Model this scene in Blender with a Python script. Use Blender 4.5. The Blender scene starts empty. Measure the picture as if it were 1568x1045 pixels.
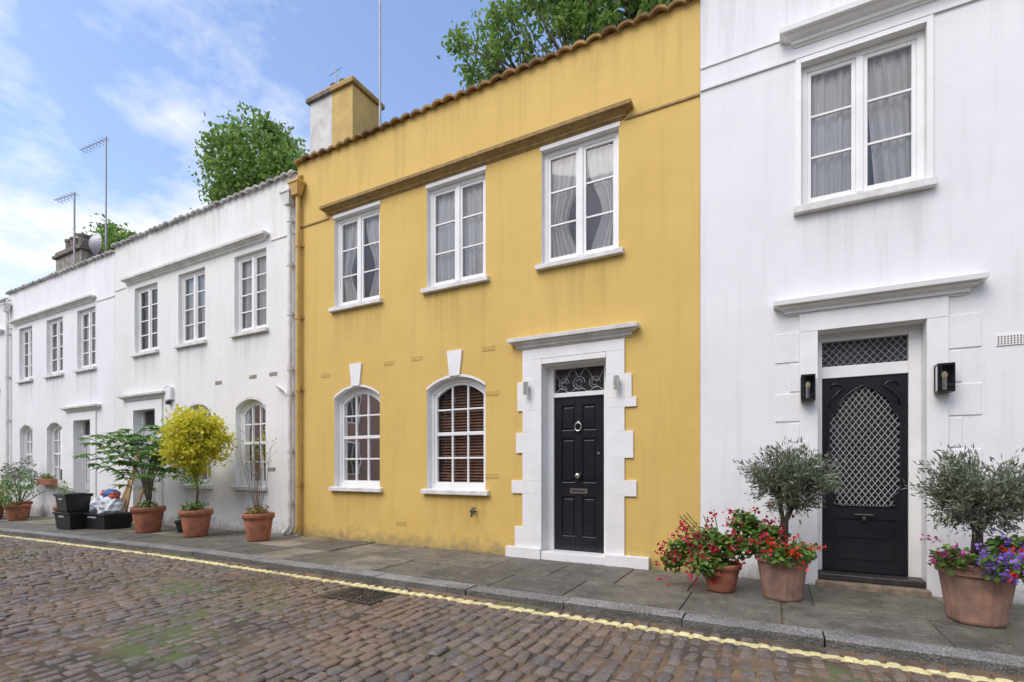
import bpy, math, random
import numpy as np
from mathutils import Vector, Matrix
random.seed(7); rng=np.random.default_rng(11)
scene=bpy.context.scene
# ------------------------------------------------------------------ materials
def newmat(name):
    m=bpy.data.materials.new(name); m.use_nodes=True
    nt=m.node_tree; b=nt.nodes['Principled BSDF']; return m,nt,b
def N(nt,t,**k):
    n=nt.nodes.new(t)
    for a,v in k.items(): setattr(n,a,v)
    return n
def noise(nt,scale,detail=3,rough=.6,vec=None,stretch=None):
    pos=nt.nodes.new('ShaderNodeNewGeometry').outputs['Position'] if vec is None else vec
    if stretch:
        mp=N(nt,'ShaderNodeMapping'); mp.inputs['Scale'].default_value=stretch
        nt.links.new(pos,mp.inputs[0]); pos=mp.outputs[0]
    n=N(nt,'ShaderNodeTexNoise'); n.inputs['Scale'].default_value=scale
    n.inputs['Detail'].default_value=detail; n.inputs['Roughness'].default_value=rough
    nt.links.new(pos,n.inputs['Vector']); return n.outputs[0]
def mrange(nt,v,a,b,c=0,d=1):
    n=N(nt,'ShaderNodeMapRange'); n.clamp=True
    for i,x in zip((1,2,3,4),(a,b,c,d)): n.inputs[i].default_value=x
    nt.links.new(v,n.inputs[0]); return n.outputs[0]
def mix(nt,f,a,b,mode='MIX'):
    n=N(nt,'ShaderNodeMix'); n.data_type='RGBA'; n.blend_type=mode
    for i,x in ((0,f),(6,a),(7,b)):
        if isinstance(x,(int,float)): n.inputs[i].default_value=x
        elif isinstance(x,tuple): n.inputs[i].default_value=(*x[:3],1)
        else: nt.links.new(x,n.inputs[i])
    return n.outputs[2]
def math_(nt,op,a,b=None):
    n=N(nt,'ShaderNodeMath',operation=op)
    for i,x in enumerate((a,b)):
        if x is None: continue
        if isinstance(x,(int,float)): n.inputs[i].default_value=x
        else: nt.links.new(x,n.inputs[i])
    return n.outputs[0]
def island(nt): return nt.nodes.new('ShaderNodeNewGeometry').outputs['Random Per Island']
def posxyz(nt,what='Position'):
    p=N(nt,'ShaderNodeSeparateXYZ'); nt.links.new(nt.nodes.new('ShaderNodeNewGeometry').outputs[what],p.inputs[0]); return p.outputs
def bump(nt,b,h,s,d=.01):
    n=N(nt,'ShaderNodeBump'); n.inputs['Strength'].default_value=s; n.inputs['Distance'].default_value=d
    nt.links.new(h,n.inputs['Height']); nt.links.new(n.outputs[0],b.inputs['Normal'])
def simple(name,c1,c2=None,scale=6,rough=.6,metal=0,bs=0,bscale=60,isl=0):
    m,nt,b=newmat(name)
    c2=c2 or tuple(x*.8 for x in c1)
    col=mix(nt,mrange(nt,noise(nt,scale),.35,.65),c1,c2)
    if isl:
        g=mrange(nt,island(nt),0,1,1-isl,1+isl)
        cb=N(nt,'ShaderNodeCombineColor')
        for i in range(3): nt.links.new(g,cb.inputs[i])
        col=mix(nt,1.0,col,cb.outputs[0],'MULTIPLY')
    nt.links.new(col,b.inputs['Base Color'])
    b.inputs['Roughness'].default_value=rough; b.inputs['Metallic'].default_value=metal
    if bs: bump(nt,b,noise(nt,bscale),bs)
    return m
def stucco(name,c,dark,dirt,sills):
    # sills: list of (x0,x1,z) below which rain-washed grime runs down the render
    m,nt,b=newmat(name)
    f1=mrange(nt,noise(nt,.9,5,.65),.38,.66)
    col=mix(nt,f1,c,dark)
    streak=noise(nt,1.0,4,.65,stretch=(7,7,.4))
    st=mrange(nt,streak,.52,.78,0,.55)
    col=mix(nt,st,col,tuple(x*.86 for x in dark))
    px=posxyz(nt)
    n2=mrange(nt,noise(nt,6,4,.7),.3,.7,-.12,.16)
    df=mrange(nt,math_(nt,'ADD',px[2],n2),-.04,.24,.8,0)
    col=mix(nt,df,col,dirt)
    up=mrange(nt,math_(nt,'ADD',px[2],mrange(nt,streak,.3,.7,-.6,.5)),6.1,6.9,0,.28)
    col=mix(nt,up,col,tuple(x*.6 for x in dark))
    tot=None
    for (a,bb,z) in sills:
        cx=(a+bb)/2; hw=(bb-a)/2+.06
        ex=mrange(nt,math_(nt,'ABSOLUTE',math_(nt,'SUBTRACT',px[0],cx)),hw-.10,hw,1,0)
        lo=mrange(nt,px[2],z-.75,z-.08,0,1); hi=mrange(nt,px[2],z-.02,z,1,0)
        k=math_(nt,'MULTIPLY',math_(nt,'MULTIPLY',ex,lo),hi)
        tot=k if tot is None else math_(nt,'MAXIMUM',tot,k)
    if tot is not None:
        tot=math_(nt,'MULTIPLY',tot,mrange(nt,streak,.38,.64,.05,.42))
        col=mix(nt,tot,col,tuple(x*.52 for x in dark))
    nt.links.new(col,b.inputs['Base Color']); b.inputs['Roughness'].default_value=.8
    hh=math_(nt,'ADD',noise(nt,55,2,.6),math_(nt,'MULTIPLY',noise(nt,3,2,.5),3))
    bump(nt,b,hh,.25,.010)
    return m
M={}
YS=[(-6.79,-5.75,4.0),(-4.79,-3.73,4.0),(-2.84,-1.77,4.0),(-6.79,-5.75,.91),(-4.79,-3.73,.91)]
M['yellow']=stucco('yellow_stucco',(.675,.465,.135),(.63,.425,.115),(.22,.19,.11),YS)
M['white']=stucco('white_stucco',(.79,.79,.785),(.74,.74,.735),(.28,.27,.23),[(.225,1.285,4.0),(-16.21,-15.24,3.76),(-18.02,-17.03,3.76),(-19.84,-18.95,3.76)])
M['white2']=stucco('white_stucco_b',(.79,.78,.75),(.73,.72,.68),(.25,.24,.20),[(-13.36,-12.38,3.87),(-11.55,-10.57,3.87),(-9.58,-8.60,3.87),(-9.54,-8.62,.85)])
M['ochre']=simple('ochre_trim',(.38,.25,.085),(.26,.17,.06),12,.7,0,.2)
M['ochrepipe']=simple('ochre_pipe',(.60,.40,.12),(.5,.32,.09),5,.5)
M['tile_o']=simple('ochre_tile',(.44,.28,.11),(.18,.11,.05),5,.8,0,.3,30,.35)
M['tile_w']=simple('pale_tile',(.62,.61,.58),(.38,.36,.33),5,.8,0,.3,30,.25)
M['trim']=simple('white_gloss_paint',(.82,.82,.80),(.75,.75,.72),3,.45,0,.08,40)
M['sill']=simple('sill_paint',(.76,.76,.73),(.60,.59,.55),6,.6,0,.15,40)
M['black']=simple('black_gloss_paint',(.010,.011,.016),(.016,.016,.02),3,.25,0,.05,30)
M['bplastic']=simple('black_plastic',(.012,.012,.013),(.02,.02,.02),8,.4)
M['steel']=simple('brushed_steel',(.6,.59,.55),(.45,.44,.4),30,.3,1)
M['silver']=simple('silver_paint',(.50,.51,.50),(.36,.37,.36),30,.45,.2)
M['frost']=simple('obscured_glass_panel',(.10,.11,.11),(.05,.055,.06),5,.5)
M['dkmetal']=simple('dark_metal',(.06,.06,.06),(.1,.09,.08),20,.5,.7)
M['mast']=simple('mast_metal',(.42,.42,.44),(.34,.34,.35),10,.5,.3)
M['terra']=simple('terracotta',(.42,.16,.08),(.26,.10,.06),9,.8,0,.25,50)
M['terra2']=simple('weathered_terracotta',(.37,.21,.145),(.21,.135,.10),7,.85,0,.35,50)
M['soil']=simple('soil',(.03,.02,.012),(.05,.035,.02),30,.95,0,.6,80)
M['stonechim']=simple('chimney_stone',(.36,.33,.27),(.15,.13,.11),5,.9,0,.4,20)
M['chimcap']=simple('chimney_cap',(.12,.10,.08),(.22,.19,.15),8,.9,0,.4,30)
M['chimwhite']=simple('chimney_render',(.66,.65,.61),(.48,.46,.42),3,.85,0,.3,30)
M['yellowchim']=simple('chimney_yellow',(.60,.42,.14),(.48,.34,.12),3,.85,0,.3,30)
M['brickstep']=simple('stone_step',(.30,.23,.15),(.16,.13,.095),9,.85,0,.3,50)
M['bark']=simple('bark',(.13,.10,.07),(.07,.05,.04),14,.9,0,.5,40)
M['twig']=simple('twig',(.20,.13,.08),(.13,.09,.06),20,.8)
M['wood']=simple('plank_wood',(.46,.29,.14),(.3,.18,.08),9,.7)
M['blind']=simple('wood_blind',(.26,.13,.08),(.17,.085,.055),9,.6)
M['room']=simple('room_wall',(.22,.19,.16),(.16,.14,.12),2,.9)
M['roof']=simple('roof_felt',(.12,.12,.12),(.08,.08,.08),4,.9)
M['bagw']=simple('white_bag',(.75,.77,.8),(.55,.6,.65),9,.4,0,.5,15)
M['bagb']=simple('blue_bag',(.04,.12,.4),(.05,.2,.5),9,.4,0,.5,15)
M['bagr']=simple('red_bag',(.5,.05,.04),(.4,.1,.05),9,.4,0,.5,15)
M['vent']=simple('vent_hole',(.10,.07,.03),None,5,.9)
M['doorgrey']=simple('pale_door_paint',(.55,.56,.56),(.5,.5,.5),3,.4)
M['lampglow']=simple('lamp_bulb',(.9,.75,.5),(.9,.7,.4),5,.3)
def foliage(name,c1,c2,c3,tr=.3,dk=.45):
    m,nt,b=newmat(name)
    r=island(nt); n=mrange(nt,noise(nt,1.6,2),.35,.65)
    col=mix(nt,n,c1,c2); col=mix(nt,mrange(nt,r,.5,1),col,c3)
    col=mix(nt,mrange(nt,r,0,.3,dk,0),col,tuple(x*.4 for x in c1))
    nt.links.new(col,b.inputs['Base Color']); b.inputs['Roughness'].default_value=.5
    t=N(nt,'ShaderNodeBsdfTranslucent'); nt.links.new(col,t.inputs[0])
    ms=N(nt,'ShaderNodeMixShader'); ms.inputs[0].default_value=tr
    nt.links.new(b.outputs[0],ms.inputs[1]); nt.links.new(t.outputs[0],ms.inputs[2])
    nt.links.new(ms.outputs[0],nt.nodes['Material Output'].inputs[0]); return m
M['leaf']=foliage('tree_leaf',(.20,.34,.07),(.13,.25,.05),(.34,.47,.12),.5)
M['leafy']=foliage('golden_leaf',(.72,.68,.06),(.60,.62,.06),(.85,.76,.09),.45,.2)
M['leafg']=foliage('broad_leaf',(.13,.28,.055),(.09,.20,.045),(.26,.41,.10),.4)
M['leafo']=foliage('olive_leaf',(.19,.22,.15),(.12,.15,.09),(.34,.38,.28),.2)
M['leafgr']=foliage('geranium_leaf',(.10,.21,.035),(.16,.27,.05),(.25,.35,.09),.3)
M['redfl']=foliage('crimson_petal',(.50,.008,.04),(.40,.005,.04),(.7,.03,.10),.2)
M['redfl2']=foliage('scarlet_petal',(.75,.03,.01),(.6,.015,.01),(.85,.07,.03),.2)
M['pinkfl']=foliage('magenta_petal',(.35,.02,.16),(.25,.01,.12),(.5,.06,.3),.2)
M['purfl']=foliage('purple_petal',(.20,.09,.52),(.14,.06,.38),(.35,.2,.68),.2)
M['litter']=foliage('leaf_litter',(.36,.19,.06),(.24,.125,.05),(.48,.29,.10),.1)
M['weed']=foliage('weed',(.15,.20,.05),(.10,.15,.035),(.26,.30,.09),.2)
def glassmat(name,tint=(.96,.97,.96),base=.02):
    m,nt,b=newmat(name); nt.nodes.remove(b)
    tr=N(nt,'ShaderNodeBsdfTransparent'); tr.inputs[0].default_value=(*tint,1)
    gl=N(nt,'ShaderNodeBsdfGlossy'); gl.inputs['Roughness'].default_value=.015
    bp=N(nt,'ShaderNodeBump'); bp.inputs['Strength'].default_value=.08; bp.inputs['Distance'].default_value=.02
    nt.links.new(noise(nt,2.5,1),bp.inputs['Height']); nt.links.new(bp.outputs[0],gl.inputs['Normal'])
    lw=N(nt,'ShaderNodeFresnel'); lw.inputs[0].default_value=1.5
    f=math_(nt,'ADD',math_(nt,'MULTIPLY',lw.outputs[0],1.25),base)
    ms=N(nt,'ShaderNodeMixShader'); nt.links.new(f,ms.inputs[0])
    nt.links.new(tr.outputs[0],ms.inputs[1]); nt.links.new(gl.outputs[0],ms.inputs[2])
    nt.links.new(ms.outputs[0],nt.nodes['Material Output'].inputs[0]); return m
M['glass']=glassmat('window_glass')
def curtainmat():
    m,nt,b=newmat('net_curtain')
    b.inputs['Base Color'].default_value=(.86,.84,.80,1); b.inputs['Roughness'].default_value=.9
    t=N(nt,'ShaderNodeBsdfTranslucent'); t.inputs[0].default_value=(.7,.7,.7,1)
    ms=N(nt,'ShaderNodeMixShader'); ms.inputs[0].default_value=.1
    nt.links.new(b.outputs[0],ms.inputs[1]); nt.links.new(t.outputs[0],ms.inputs[2])
    nt.links.new(ms.outputs[0],nt.nodes['Material Output'].inputs[0]); return m
M['curtain']=curtainmat()
def linemask(nt,wearlo=.45):
    px=posxyz(nt)
    wob=mrange(nt,noise(nt,5,4),.3,.7,-.012,.012)
    d=math_(nt,'ABSOLUTE',math_(nt,'ADD',math_(nt,'ADD',px[1],2.135),wob))
    m1=mrange(nt,d,.042,.050,1,0)
    wear=mrange(nt,noise(nt,24,4,.75),.34,.44,wearlo,1)
    return math_(nt,'MULTIPLY',m1,wear)
def settmat():
    m,nt,b=newmat('sett_stone')
    r=island(nt)
    rp=N(nt,'ShaderNodeValToRGB'); nt.links.new(r,rp.inputs[0])
    e=rp.color_ramp.elements; e[0].color=(.125,.10,.085,1); e[1].color=(.225,.205,.18,1)
    for p,c in ((.12,(.215,.165,.13,1)),(.28,(.15,.13,.115,1)),(.42,(.27,.205,.16,1)),(.55,(.13,.125,.12,1)),(.68,(.205,.135,.10,1)),(.80,(.10,.092,.088,1)),(.9,(.185,.16,.14,1))):
        x=e.new(p); x.color=c
    col=mix(nt,mrange(nt,noise(nt,30,3,.75),.38,.66,0,.65),rp.outputs[0],(.07,.058,.048))
    col=mix(nt,mrange(nt,noise(nt,70,2,.75),.55,.66,0,.45),col,(.33,.29,.24))
    col=mix(nt,mrange(nt,noise(nt,.9,5,.72),.47,.66,0,.75),col,(.26,.175,.105))
    col=mix(nt,mrange(nt,noise(nt,.6,5,.72,stretch=(1,1.3,1)),.56,.72,0,.5),col,(.14,.15,.07))
    col=mix(nt,linemask(nt),col,(.78,.70,.34))
    nt.links.new(col,b.inputs['Base Color']); 
    nt.links.new(mrange(nt,noise(nt,12,1),.3,.7,.42,.75),b.inputs['Roughness'])
    bump(nt,b,math_(nt,'ADD',noise(nt,90,2),math_(nt,'MULTIPLY',noise(nt,20,2),1.5)),.8,.010); return m
M['sett']=settmat()
def jointmat():
    m,nt,b=newmat('joint_grit')
    col=mix(nt,mrange(nt,noise(nt,1.2,5,.68),.42,.62),(.07,.057,.042),(.25,.16,.085))
    col=mix(nt,mrange(nt,noise(nt,.6,5,.72,stretch=(1,1.3,1)),.50,.62),col,(.11,.14,.05))
    col=mix(nt,linemask(nt,.75),col,(.70,.62,.30))
    nt.links.new(col,b.inputs['Base Color']); b.inputs['Roughness'].default_value=.95
    bump(nt,b,noise(nt,120,3),.8,.01); return m
M['joint']=jointmat()
def slabmat():
    m,nt,b=newmat('york_stone')
    r=island(nt)
    col=mix(nt,mrange(nt,r,0,.7),(.10,.093,.078),(.18,.165,.13))
    col=mix(nt,mrange(nt,r,.78,.90,0,.85),col,(.36,.31,.22))
    col=mix(nt,mrange(nt,noise(nt,1.7,6,.78),.43,.60,0,.75),col,(.06,.057,.048))
    col=mix(nt,mrange(nt,noise(nt,6,5,.78),.50,.64,0,.6),col,(.24,.225,.17))
    col=mix(nt,mrange(nt,noise(nt,38,2,.75),.57,.62,0,.65),col,(.045,.043,.036))
    col=mix(nt,mrange(nt,noise(nt,.9,5,.72),.52,.66,0,.55),col,(.11,.12,.055))
    nt.links.new(col,b.inputs['Base Color']); nt.links.new(mrange(nt,noise(nt,3,2),.3,.7,.5,.85),b.inputs['Roughness'])
    bump(nt,b,math_(nt,'ADD',noise(nt,50,2),math_(nt,'MULTIPLY',noise(nt,7,3),2)),.7,.012); return m
M['slab']=slabmat()
def kerbmat():
    m,nt,b=newmat('granite_kerb')
    col=mix(nt,mrange(nt,island(nt),0,1),(.32,.31,.285),(.20,.195,.18))
    col=mix(nt,mrange(nt,noise(nt,3,5,.78),.42,.60,0,.75),col,(.10,.098,.085))
    col=mix(nt,mrange(nt,noise(nt,75,2,.8),.52,.58,0,.75),col,(.05,.05,.05))
    col=mix(nt,mrange(nt,noise(nt,60,2,.8,stretch=(1,1.2,1.3)),.55,.60,0,.7),col,(.52,.51,.47))
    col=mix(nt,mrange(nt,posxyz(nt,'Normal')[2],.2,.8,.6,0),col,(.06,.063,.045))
    nt.links.new(col,b.inputs['Base Color']); b.inputs['Roughness'].default_value=.7
    bump(nt,b,math_(nt,'ADD',noise(nt,80,2),math_(nt,'MULTIPLY',noise(nt,9,3),3)),.8,.012); return m
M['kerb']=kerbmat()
def brickmat():
    m,nt,b=newmat('brick_wall')
    mp=N(nt,'ShaderNodeMapping'); mp.inputs['Rotation'].default_value=(math.radians(90),0,0)
    nt.links.new(nt.nodes.new('ShaderNodeNewGeometry').outputs['Position'],mp.inputs[0])
    bt=N(nt,'ShaderNodeTexBrick'); bt.inputs['Scale'].default_value=4.4
    bt.inputs['Color1'].default_value=(.36,.2,.14,1); bt.inputs['Color2'].default_value=(.28,.15,.11,1); bt.inputs['Mortar'].default_value=(.4,.37,.33,1)
    nt.links.new(mp.outputs[0],bt.inputs[0]); nt.links.new(bt.outputs[0],b.inputs['Base Color']); b.inputs['Roughness'].default_value=.9
    return m
M['brick']=brickmat()
# ------------------------------------------------------------------ mesh helpers
class MB:
    def __init__(s): s.v=[];s.f=[];s.m=[];s.mats=[]
    def mi(s,k):
        if k not in s.mats: s.mats.append(k)
        return s.mats.index(k)
    def add(s,vs,fs,k):
        o=len(s.v); i=s.mi(k); s.v.extend([tuple(map(float,p)) for p in vs])
        for f in fs: s.f.append([o+a for a in f]); s.m.append(i)
    def quad(s,a,b,c,d,k): s.add([a,b,c,d],[(0,1,2,3)],k)
    def box(s,x0,x1,y0,y1,z0,z1,k):
        vs=[(x0,y0,z0),(x1,y0,z0),(x1,y1,z0),(x0,y1,z0),(x0,y0,z1),(x1,y0,z1),(x1,y1,z1),(x0,y1,z1)]
        s.add(vs,[(0,3,2,1),(4,5,6,7),(0,1,5,4),(1,2,6,5),(2,3,7,6),(3,0,4,7)],k)
    def obox(s,c,hx,hy,hz,k,rot=(0,0,0),taper=1):
        from mathutils import Euler
        R=Euler(rot).to_matrix(); vs=[]
        for sz in (-1,1):
            t=taper if sz<0 else 1
            for sx,sy in ((-1,-1),(1,-1),(1,1),(-1,1)):
                vs.append(Vector(c)+R@Vector((sx*hx*t,sy*hy*t,sz*hz)))
        s.add(vs,[(0,3,2,1),(4,5,6,7),(0,1,5,4),(1,2,6,5),(2,3,7,6),(3,0,4,7)],k)
    def tube(s,pts,rad,k,n=8,caps=True):
        pts=[Vector(p) for p in pts]
        if not hasattr(rad,'__len__'): rad=[rad]*len(pts)
        vs=[];fs=[]; up=None
        for i,p in enumerate(pts):
            t=(pts[min(i+1,len(pts)-1)]-pts[max(i-1,0)]).normalized()
            if up is None:
                up=Vector((0,0,1)) if abs(t.z)<.9 else Vector((1,0,0))
            a=t.cross(up)
            if a.length<1e-4: a=t.cross(Vector((0,1,0)))
            a.normalize(); b=a.cross(t).normalized(); up=b
            for j in range(n):
                th=2*math.pi*j/n; vs.append(p+(a*math.cos(th)+b*math.sin(th))*rad[i])
        for i in range(len(pts)-1):
            for j in range(n):
                j2=(j+1)%n; fs.append((i*n+j,i*n+j2,(i+1)*n+j2,(i+1)*n+j))
        if caps: fs.append(tuple(range(n))[::-1]); fs.append(tuple((len(pts)-1)*n+j for j in range(n)))
        s.add(vs,fs,k)
    def lathe(s,c,prof,k,n=28,flute=0,nf=0,cap=True):
        vs=[];fs=[]
        for r,z in prof:
            for j in range(n):
                th=2*math.pi*j/n; rr=r*(1+flute*(1 if (j%2) else -1)) if flute else r
                vs.append((c[0]+rr*math.cos(th),c[1]+rr*math.sin(th),c[2]+z))
        for i in range(len(prof)-1):
            for j in range(n):
                j2=(j+1)%n; fs.append((i*n+j,i*n+j2,(i+1)*n+j2,(i+1)*n+j))
        if cap: fs.append(tuple(range(n))[::-1])
        s.add(vs,fs,k)
    def molding(s,x0,x1,prof,k,yb=0):
        vs=[];fs=[]
        for o,z in prof: vs+= [(x0-o,yb,z),(x0-o,-o,z),(x1+o,-o,z),(x1+o,yb,z)]
        n=len(prof)
        for i in range(n-1):
            a=4*i;b=a+4
            fs+= [(a,a+1,b+1,b),(a+1,a+2,b+2,b+1),(a+2,a+3,b+3,b+2)]
        fs.append((0,3,2,1)); fs.append(tuple(4*(n-1)+j for j in (0,1,2,3)))
        s.add(vs,fs,k)
    def blob(s,c,r,k,amp=.25,seed=0):
        import bmesh
        bm=bmesh.new(); bmesh.ops.create_icosphere(bm,subdivisions=3,radius=1)
        from mathutils import noise as nz
        vs=[]
        for v in bm.verts:
            d=1+amp*nz.noise(v.co*1.8+Vector((seed,0,0)))+amp*.5*nz.noise(v.co*5+Vector((seed,3,0)))
            vs.append((c[0]+v.co.x*r[0]*d,c[1]+v.co.y*r[1]*d,c[2]+v.co.z*r[2]*d))
        fs=[[v.index for v in f.verts] for f in bm.faces]; bm.free(); s.add(vs,fs,k)
    def obj(s,name,parent=None,smooth=False,bevel=0):
        me=bpy.data.meshes.new(name); me.from_pydata(s.v,[],s.f)
        for k in s.mats: me.materials.append(M[k])
        me.polygons.foreach_set('material_index',s.m)
        if smooth: me.polygons.foreach_set('use_smooth',[True]*len(s.f))
        me.update(); o=bpy.data.objects.new(name,me); scene.collection.objects.link(o)
        if parent: o.parent=parent
        if bevel:
            b=o.modifiers.new('Bevel','BEVEL'); b.width=bevel; b.segments=2; b.limit_method='ANGLE'; b.angle_limit=math.radians(40)
        return o
def empty(name):
    o=bpy.data.objects.new(name,None); scene.collection.objects.link(o); return o
def g(x):
    x=max(x,-32.); return 0.015*(x+8) if x<-8 else 0.
def leaves(mb,P,L,W,k,up=.5,axis=None):
    P=np.asarray(P); n=len(P)
    d=rng.normal(size=(n,3)) if axis is None else axis+rng.normal(size=(n,3))*.35
    d/=np.linalg.norm(d,axis=1)[:,None]
    nrm=rng.normal(size=(n,3)); nrm[:,2]+=up*3
    s=np.cross(d,nrm); s/=np.linalg.norm(s,axis=1)[:,None]+1e-9
    l=(L*rng.uniform(.6,1.25,n))[:,None]; w=l*W
    n2=np.cross(s,d)
    a=P; b=P+d*l*.45+s*w*.5+n2*l*.06; c=P+d*l; e=P+d*l*.45-s*w*.5+n2*l*.06
    V=np.stack([a,b,c,e],1).reshape(-1,3)
    o=len(mb.v); i=mb.mi(k); mb.v.extend(map(tuple,V.tolist()))
    mb.f.extend([[o+4*j,o+4*j+1,o+4*j+2,o+4*j+3] for j in range(n)]); mb.m.extend([i]*n)
# ------------------------------------------------------------------ walls
def ztop(o,x):
    r=o.get('rise',0)
    if not r: return o['z1']
    w=(o['x1']-o['x0'])/2; c=(o['x0']+o['x1'])/2; R=(w*w+r*r)/(2*r)
    return o['z1']-R+math.sqrt(max(R*R-(x-c)**2,0))
def wall(mb,x0,x1,z0,z1,ops,depth,kw,kr):
    cuts={x0,x1}
    for o in ops:
        n=16 if o.get('rise') else 1
        for i in range(n+1): cuts.add(round(o['x0']+(o['x1']-o['x0'])*i/n,5))
    cuts=sorted(cuts)
    for a,b in zip(cuts[:-1],cuts[1:]):
        m=(a+b)/2; za=zb=z0
        for o in sorted([o for o in ops if o['x0']<m<o['x1']],key=lambda o:o['z0']):
            mb.quad((a,0,za),(b,0,zb),(b,0,o['z0']),(a,0,o['z0']),kw); za,zb=ztop(o,a),ztop(o,b)
        mb.quad((a,0,za),(b,0,zb),(b,0,z1),(a,0,z1),kw)
    for o in ops:
        d=o.get('d',depth); X0,X1,Z0=o['x0'],o['x1'],o['z0']; k=o.get('kr',kr)
        mb.quad((X0,0,Z0),(X0,d,Z0),(X0,d,ztop(o,X0)),(X0,0,ztop(o,X0)),k)
        mb.quad((X1,0,Z0),(X1,0,ztop(o,X1)),(X1,d,ztop(o,X1)),(X1,d,Z0),k)
        mb.quad((X0,0,Z0),(X1,0,Z0),(X1,d,Z0),(X0,d,Z0),k)
        n=16 if o.get('rise') else 1
        for i in range(n):
            a=X0+(X1-X0)*i/n; b=X0+(X1-X0)*(i+1)/n
            mb.quad((a,0,ztop(o,a)),(a,d,ztop(o,a)),(b,d,ztop(o,b)),(b,0,ztop(o,b)),k)
def shell(mb,x0,x1,z1,back,k):
    mb.box(x0+.002,x0+.12,.30,back,-.6,z1,k); mb.box(x1-.12,x1-.002,.30,back,-.6,z1,k)
    mb.box(x0+.12,x1-.12,back-.2,back,-.6,z1,k)
def casement(fr,gl,cu,x0,x1,z0,z1,rows=3,style=0):
    w=.06; y0,y1=.075,.14
    fr.box(x0,x0+w,y0,y1,z0,z1,'trim'); fr.box(x1-w,x1,y0,y1,z0,z1,'trim')
    fr.box(x0+w,x1-w,y0,y1,z0,z0+w,'trim'); fr.box(x0+w,x1-w,y0,y1,z1-w,z1,'trim')
    c=(x0+x1)/2; fr.box(c-.032,c+.032,y0-.005,y1,z0+w,z1-w,'trim')
    for a,b in ((x0+w,c-.032),(c+.032,x1-w)):
        s=.038; ya,yb=y0+.012,y1-.01
        fr.box(a,a+s,ya,yb,z0+w,z1-w,'trim'); fr.box(b-s,b,ya,yb,z0+w,z1-w,'trim')
        fr.box(a+s,b-s,ya,yb,z0+w,z0+w+s+.01,'trim'); fr.box(a+s,b-s,ya,yb,z1-w-s,z1-w,'trim')
        for i in range(1,rows):
            z=z0+w+s+(z1-z0-2*w-2*s)*i/rows
            fr.box(a+s,b-s,ya+.008,yb-.008,z-.012,z+.012,'trim')
        gl.quad((a+s*.5,.112,z0+w),(b-s*.5,.112,z0+w),(b-s*.5,.112,z1-w),(a+s*.5,.112,z1-w),'glass')
    curtain(cu,x0,x1,z0,z1,style)
def curtain(cu,x0,x1,z0,z1,style):
    if style==9: return
    c=(x0+x1)/2
    spans=[(x0-.03,c-.0),(c+.0,x1+.03)]
    n=80; m=14
    for si,(a,b) in enumerate(spans):
        ph=random.random()*9; fq=random.uniform(30,44)
        gap=random.uniform(.06,.30) if style in (1,2) else .05
        vs=[]
        for i in range(n+1):
            u=i/n
            for j in range(m+1):
                v=j/m
                if style==1: pull=gap*.3+.38*math.exp(-((v-.40)/.26)**2)
                else: pull=gap*(1-v*.7)
                aa,bb=a,b
                if si==0: bb=b-(b-a)*pull
                else: aa=a+(b-a)*pull
                x=aa+(bb-aa)*u
                comp=1+pull
                y=.185+(.026*math.sin(u*fq+ph+1.5*v)+.018*math.sin(u*fq*.37+ph*2-v*2.)+.010*math.sin(u*83+v*4))*(.6+.5*(1-v))*comp
                vs.append((x,y,z0-.03+(z1-z0+.05)*v))
        fs=[(i*(m+1)+j,(i+1)*(m+1)+j,(i+1)*(m+1)+j+1,i*(m+1)+j+1) for i in range(n) for j in range(m)]
        cu.add(vs,fs,'curtain')
def archsash(fr,gl,cu,o,cols=3,rows=4,blind=True):
    x0,x1,z0=o['x0'],o['x1'],o['z0']; w=.065; y0,y1=.10,.17
    n=18
    def ring(off,y):
        p=[(x0+off,y,z0+off)]
        for i in range(n+1):
            x=x0+off+(x1-x0-2*off)*i/n; p.append((x,y,ztop(o,x0+(x1-x0)*i/n)-off))
        p.append((x1-off,y,z0+off)); return p
    A=ring(.0,y0);B=ring(w,y0);C=ring(w,y1);L=len(A)
    fr.add(A+B,[(i,(i+1)%L,L+(i+1)%L,L+i) for i in range(L)],'trim')
    fr.add(B+C,[(i,(i+1)%L,L+(i+1)%L,L+i) for i in range(L)],'trim')
    A=ring(w,y0+.02);B=ring(w+.04,y0+.02);C=ring(w+.04,y1)
    fr.add(A+B,[(i,(i+1)%L,L+(i+1)%L,L+i) for i in range(L)],'trim')
    fr.add(B+C,[(i,(i+1)%L,L+(i+1)%L,L+i) for i in range(L)],'trim')
    i0=x0+w+.04; i1=x1-w-.04; zb=z0+w+.04; zt=o['z1']-w-.04
    for i in range(1,cols):
        x=i0+(i1-i0)*i/cols; fr.box(x-.013,x+.013,y0+.03,y1-.012,zb,ztop(o,x)-w-.02,'trim')
    for i in range(1,rows):
        z=zb+(zt-zb)*i/rows; h=.026 if i==rows//2 else .013
        yy=.022 if i==rows//2 else .033
        fr.box(i0,i1,y0+yy,y1-.014,z-h,z+h,'trim')
    P=ring(w,y0+.05); gl.add(P,[tuple(range(len(P)))],'glass')
    if blind:
        z=z0+.05; H_=o['z1']-z0
        while z<z0+H_*.98-.05:
            if not (blind==2 and z<z0+H_*.30):
                cu.add([(x0+.03,.215,z),(x1-.03,.215,z),(x1-.03,.252,z+.030),(x0+.03,.252,z+.030)],[(0,1,2,3)],'blind')
            z+=.045
    else: curtain(cu,x0,x1,z0,z0+(o['z1']-z0)*1.0,2)
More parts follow.
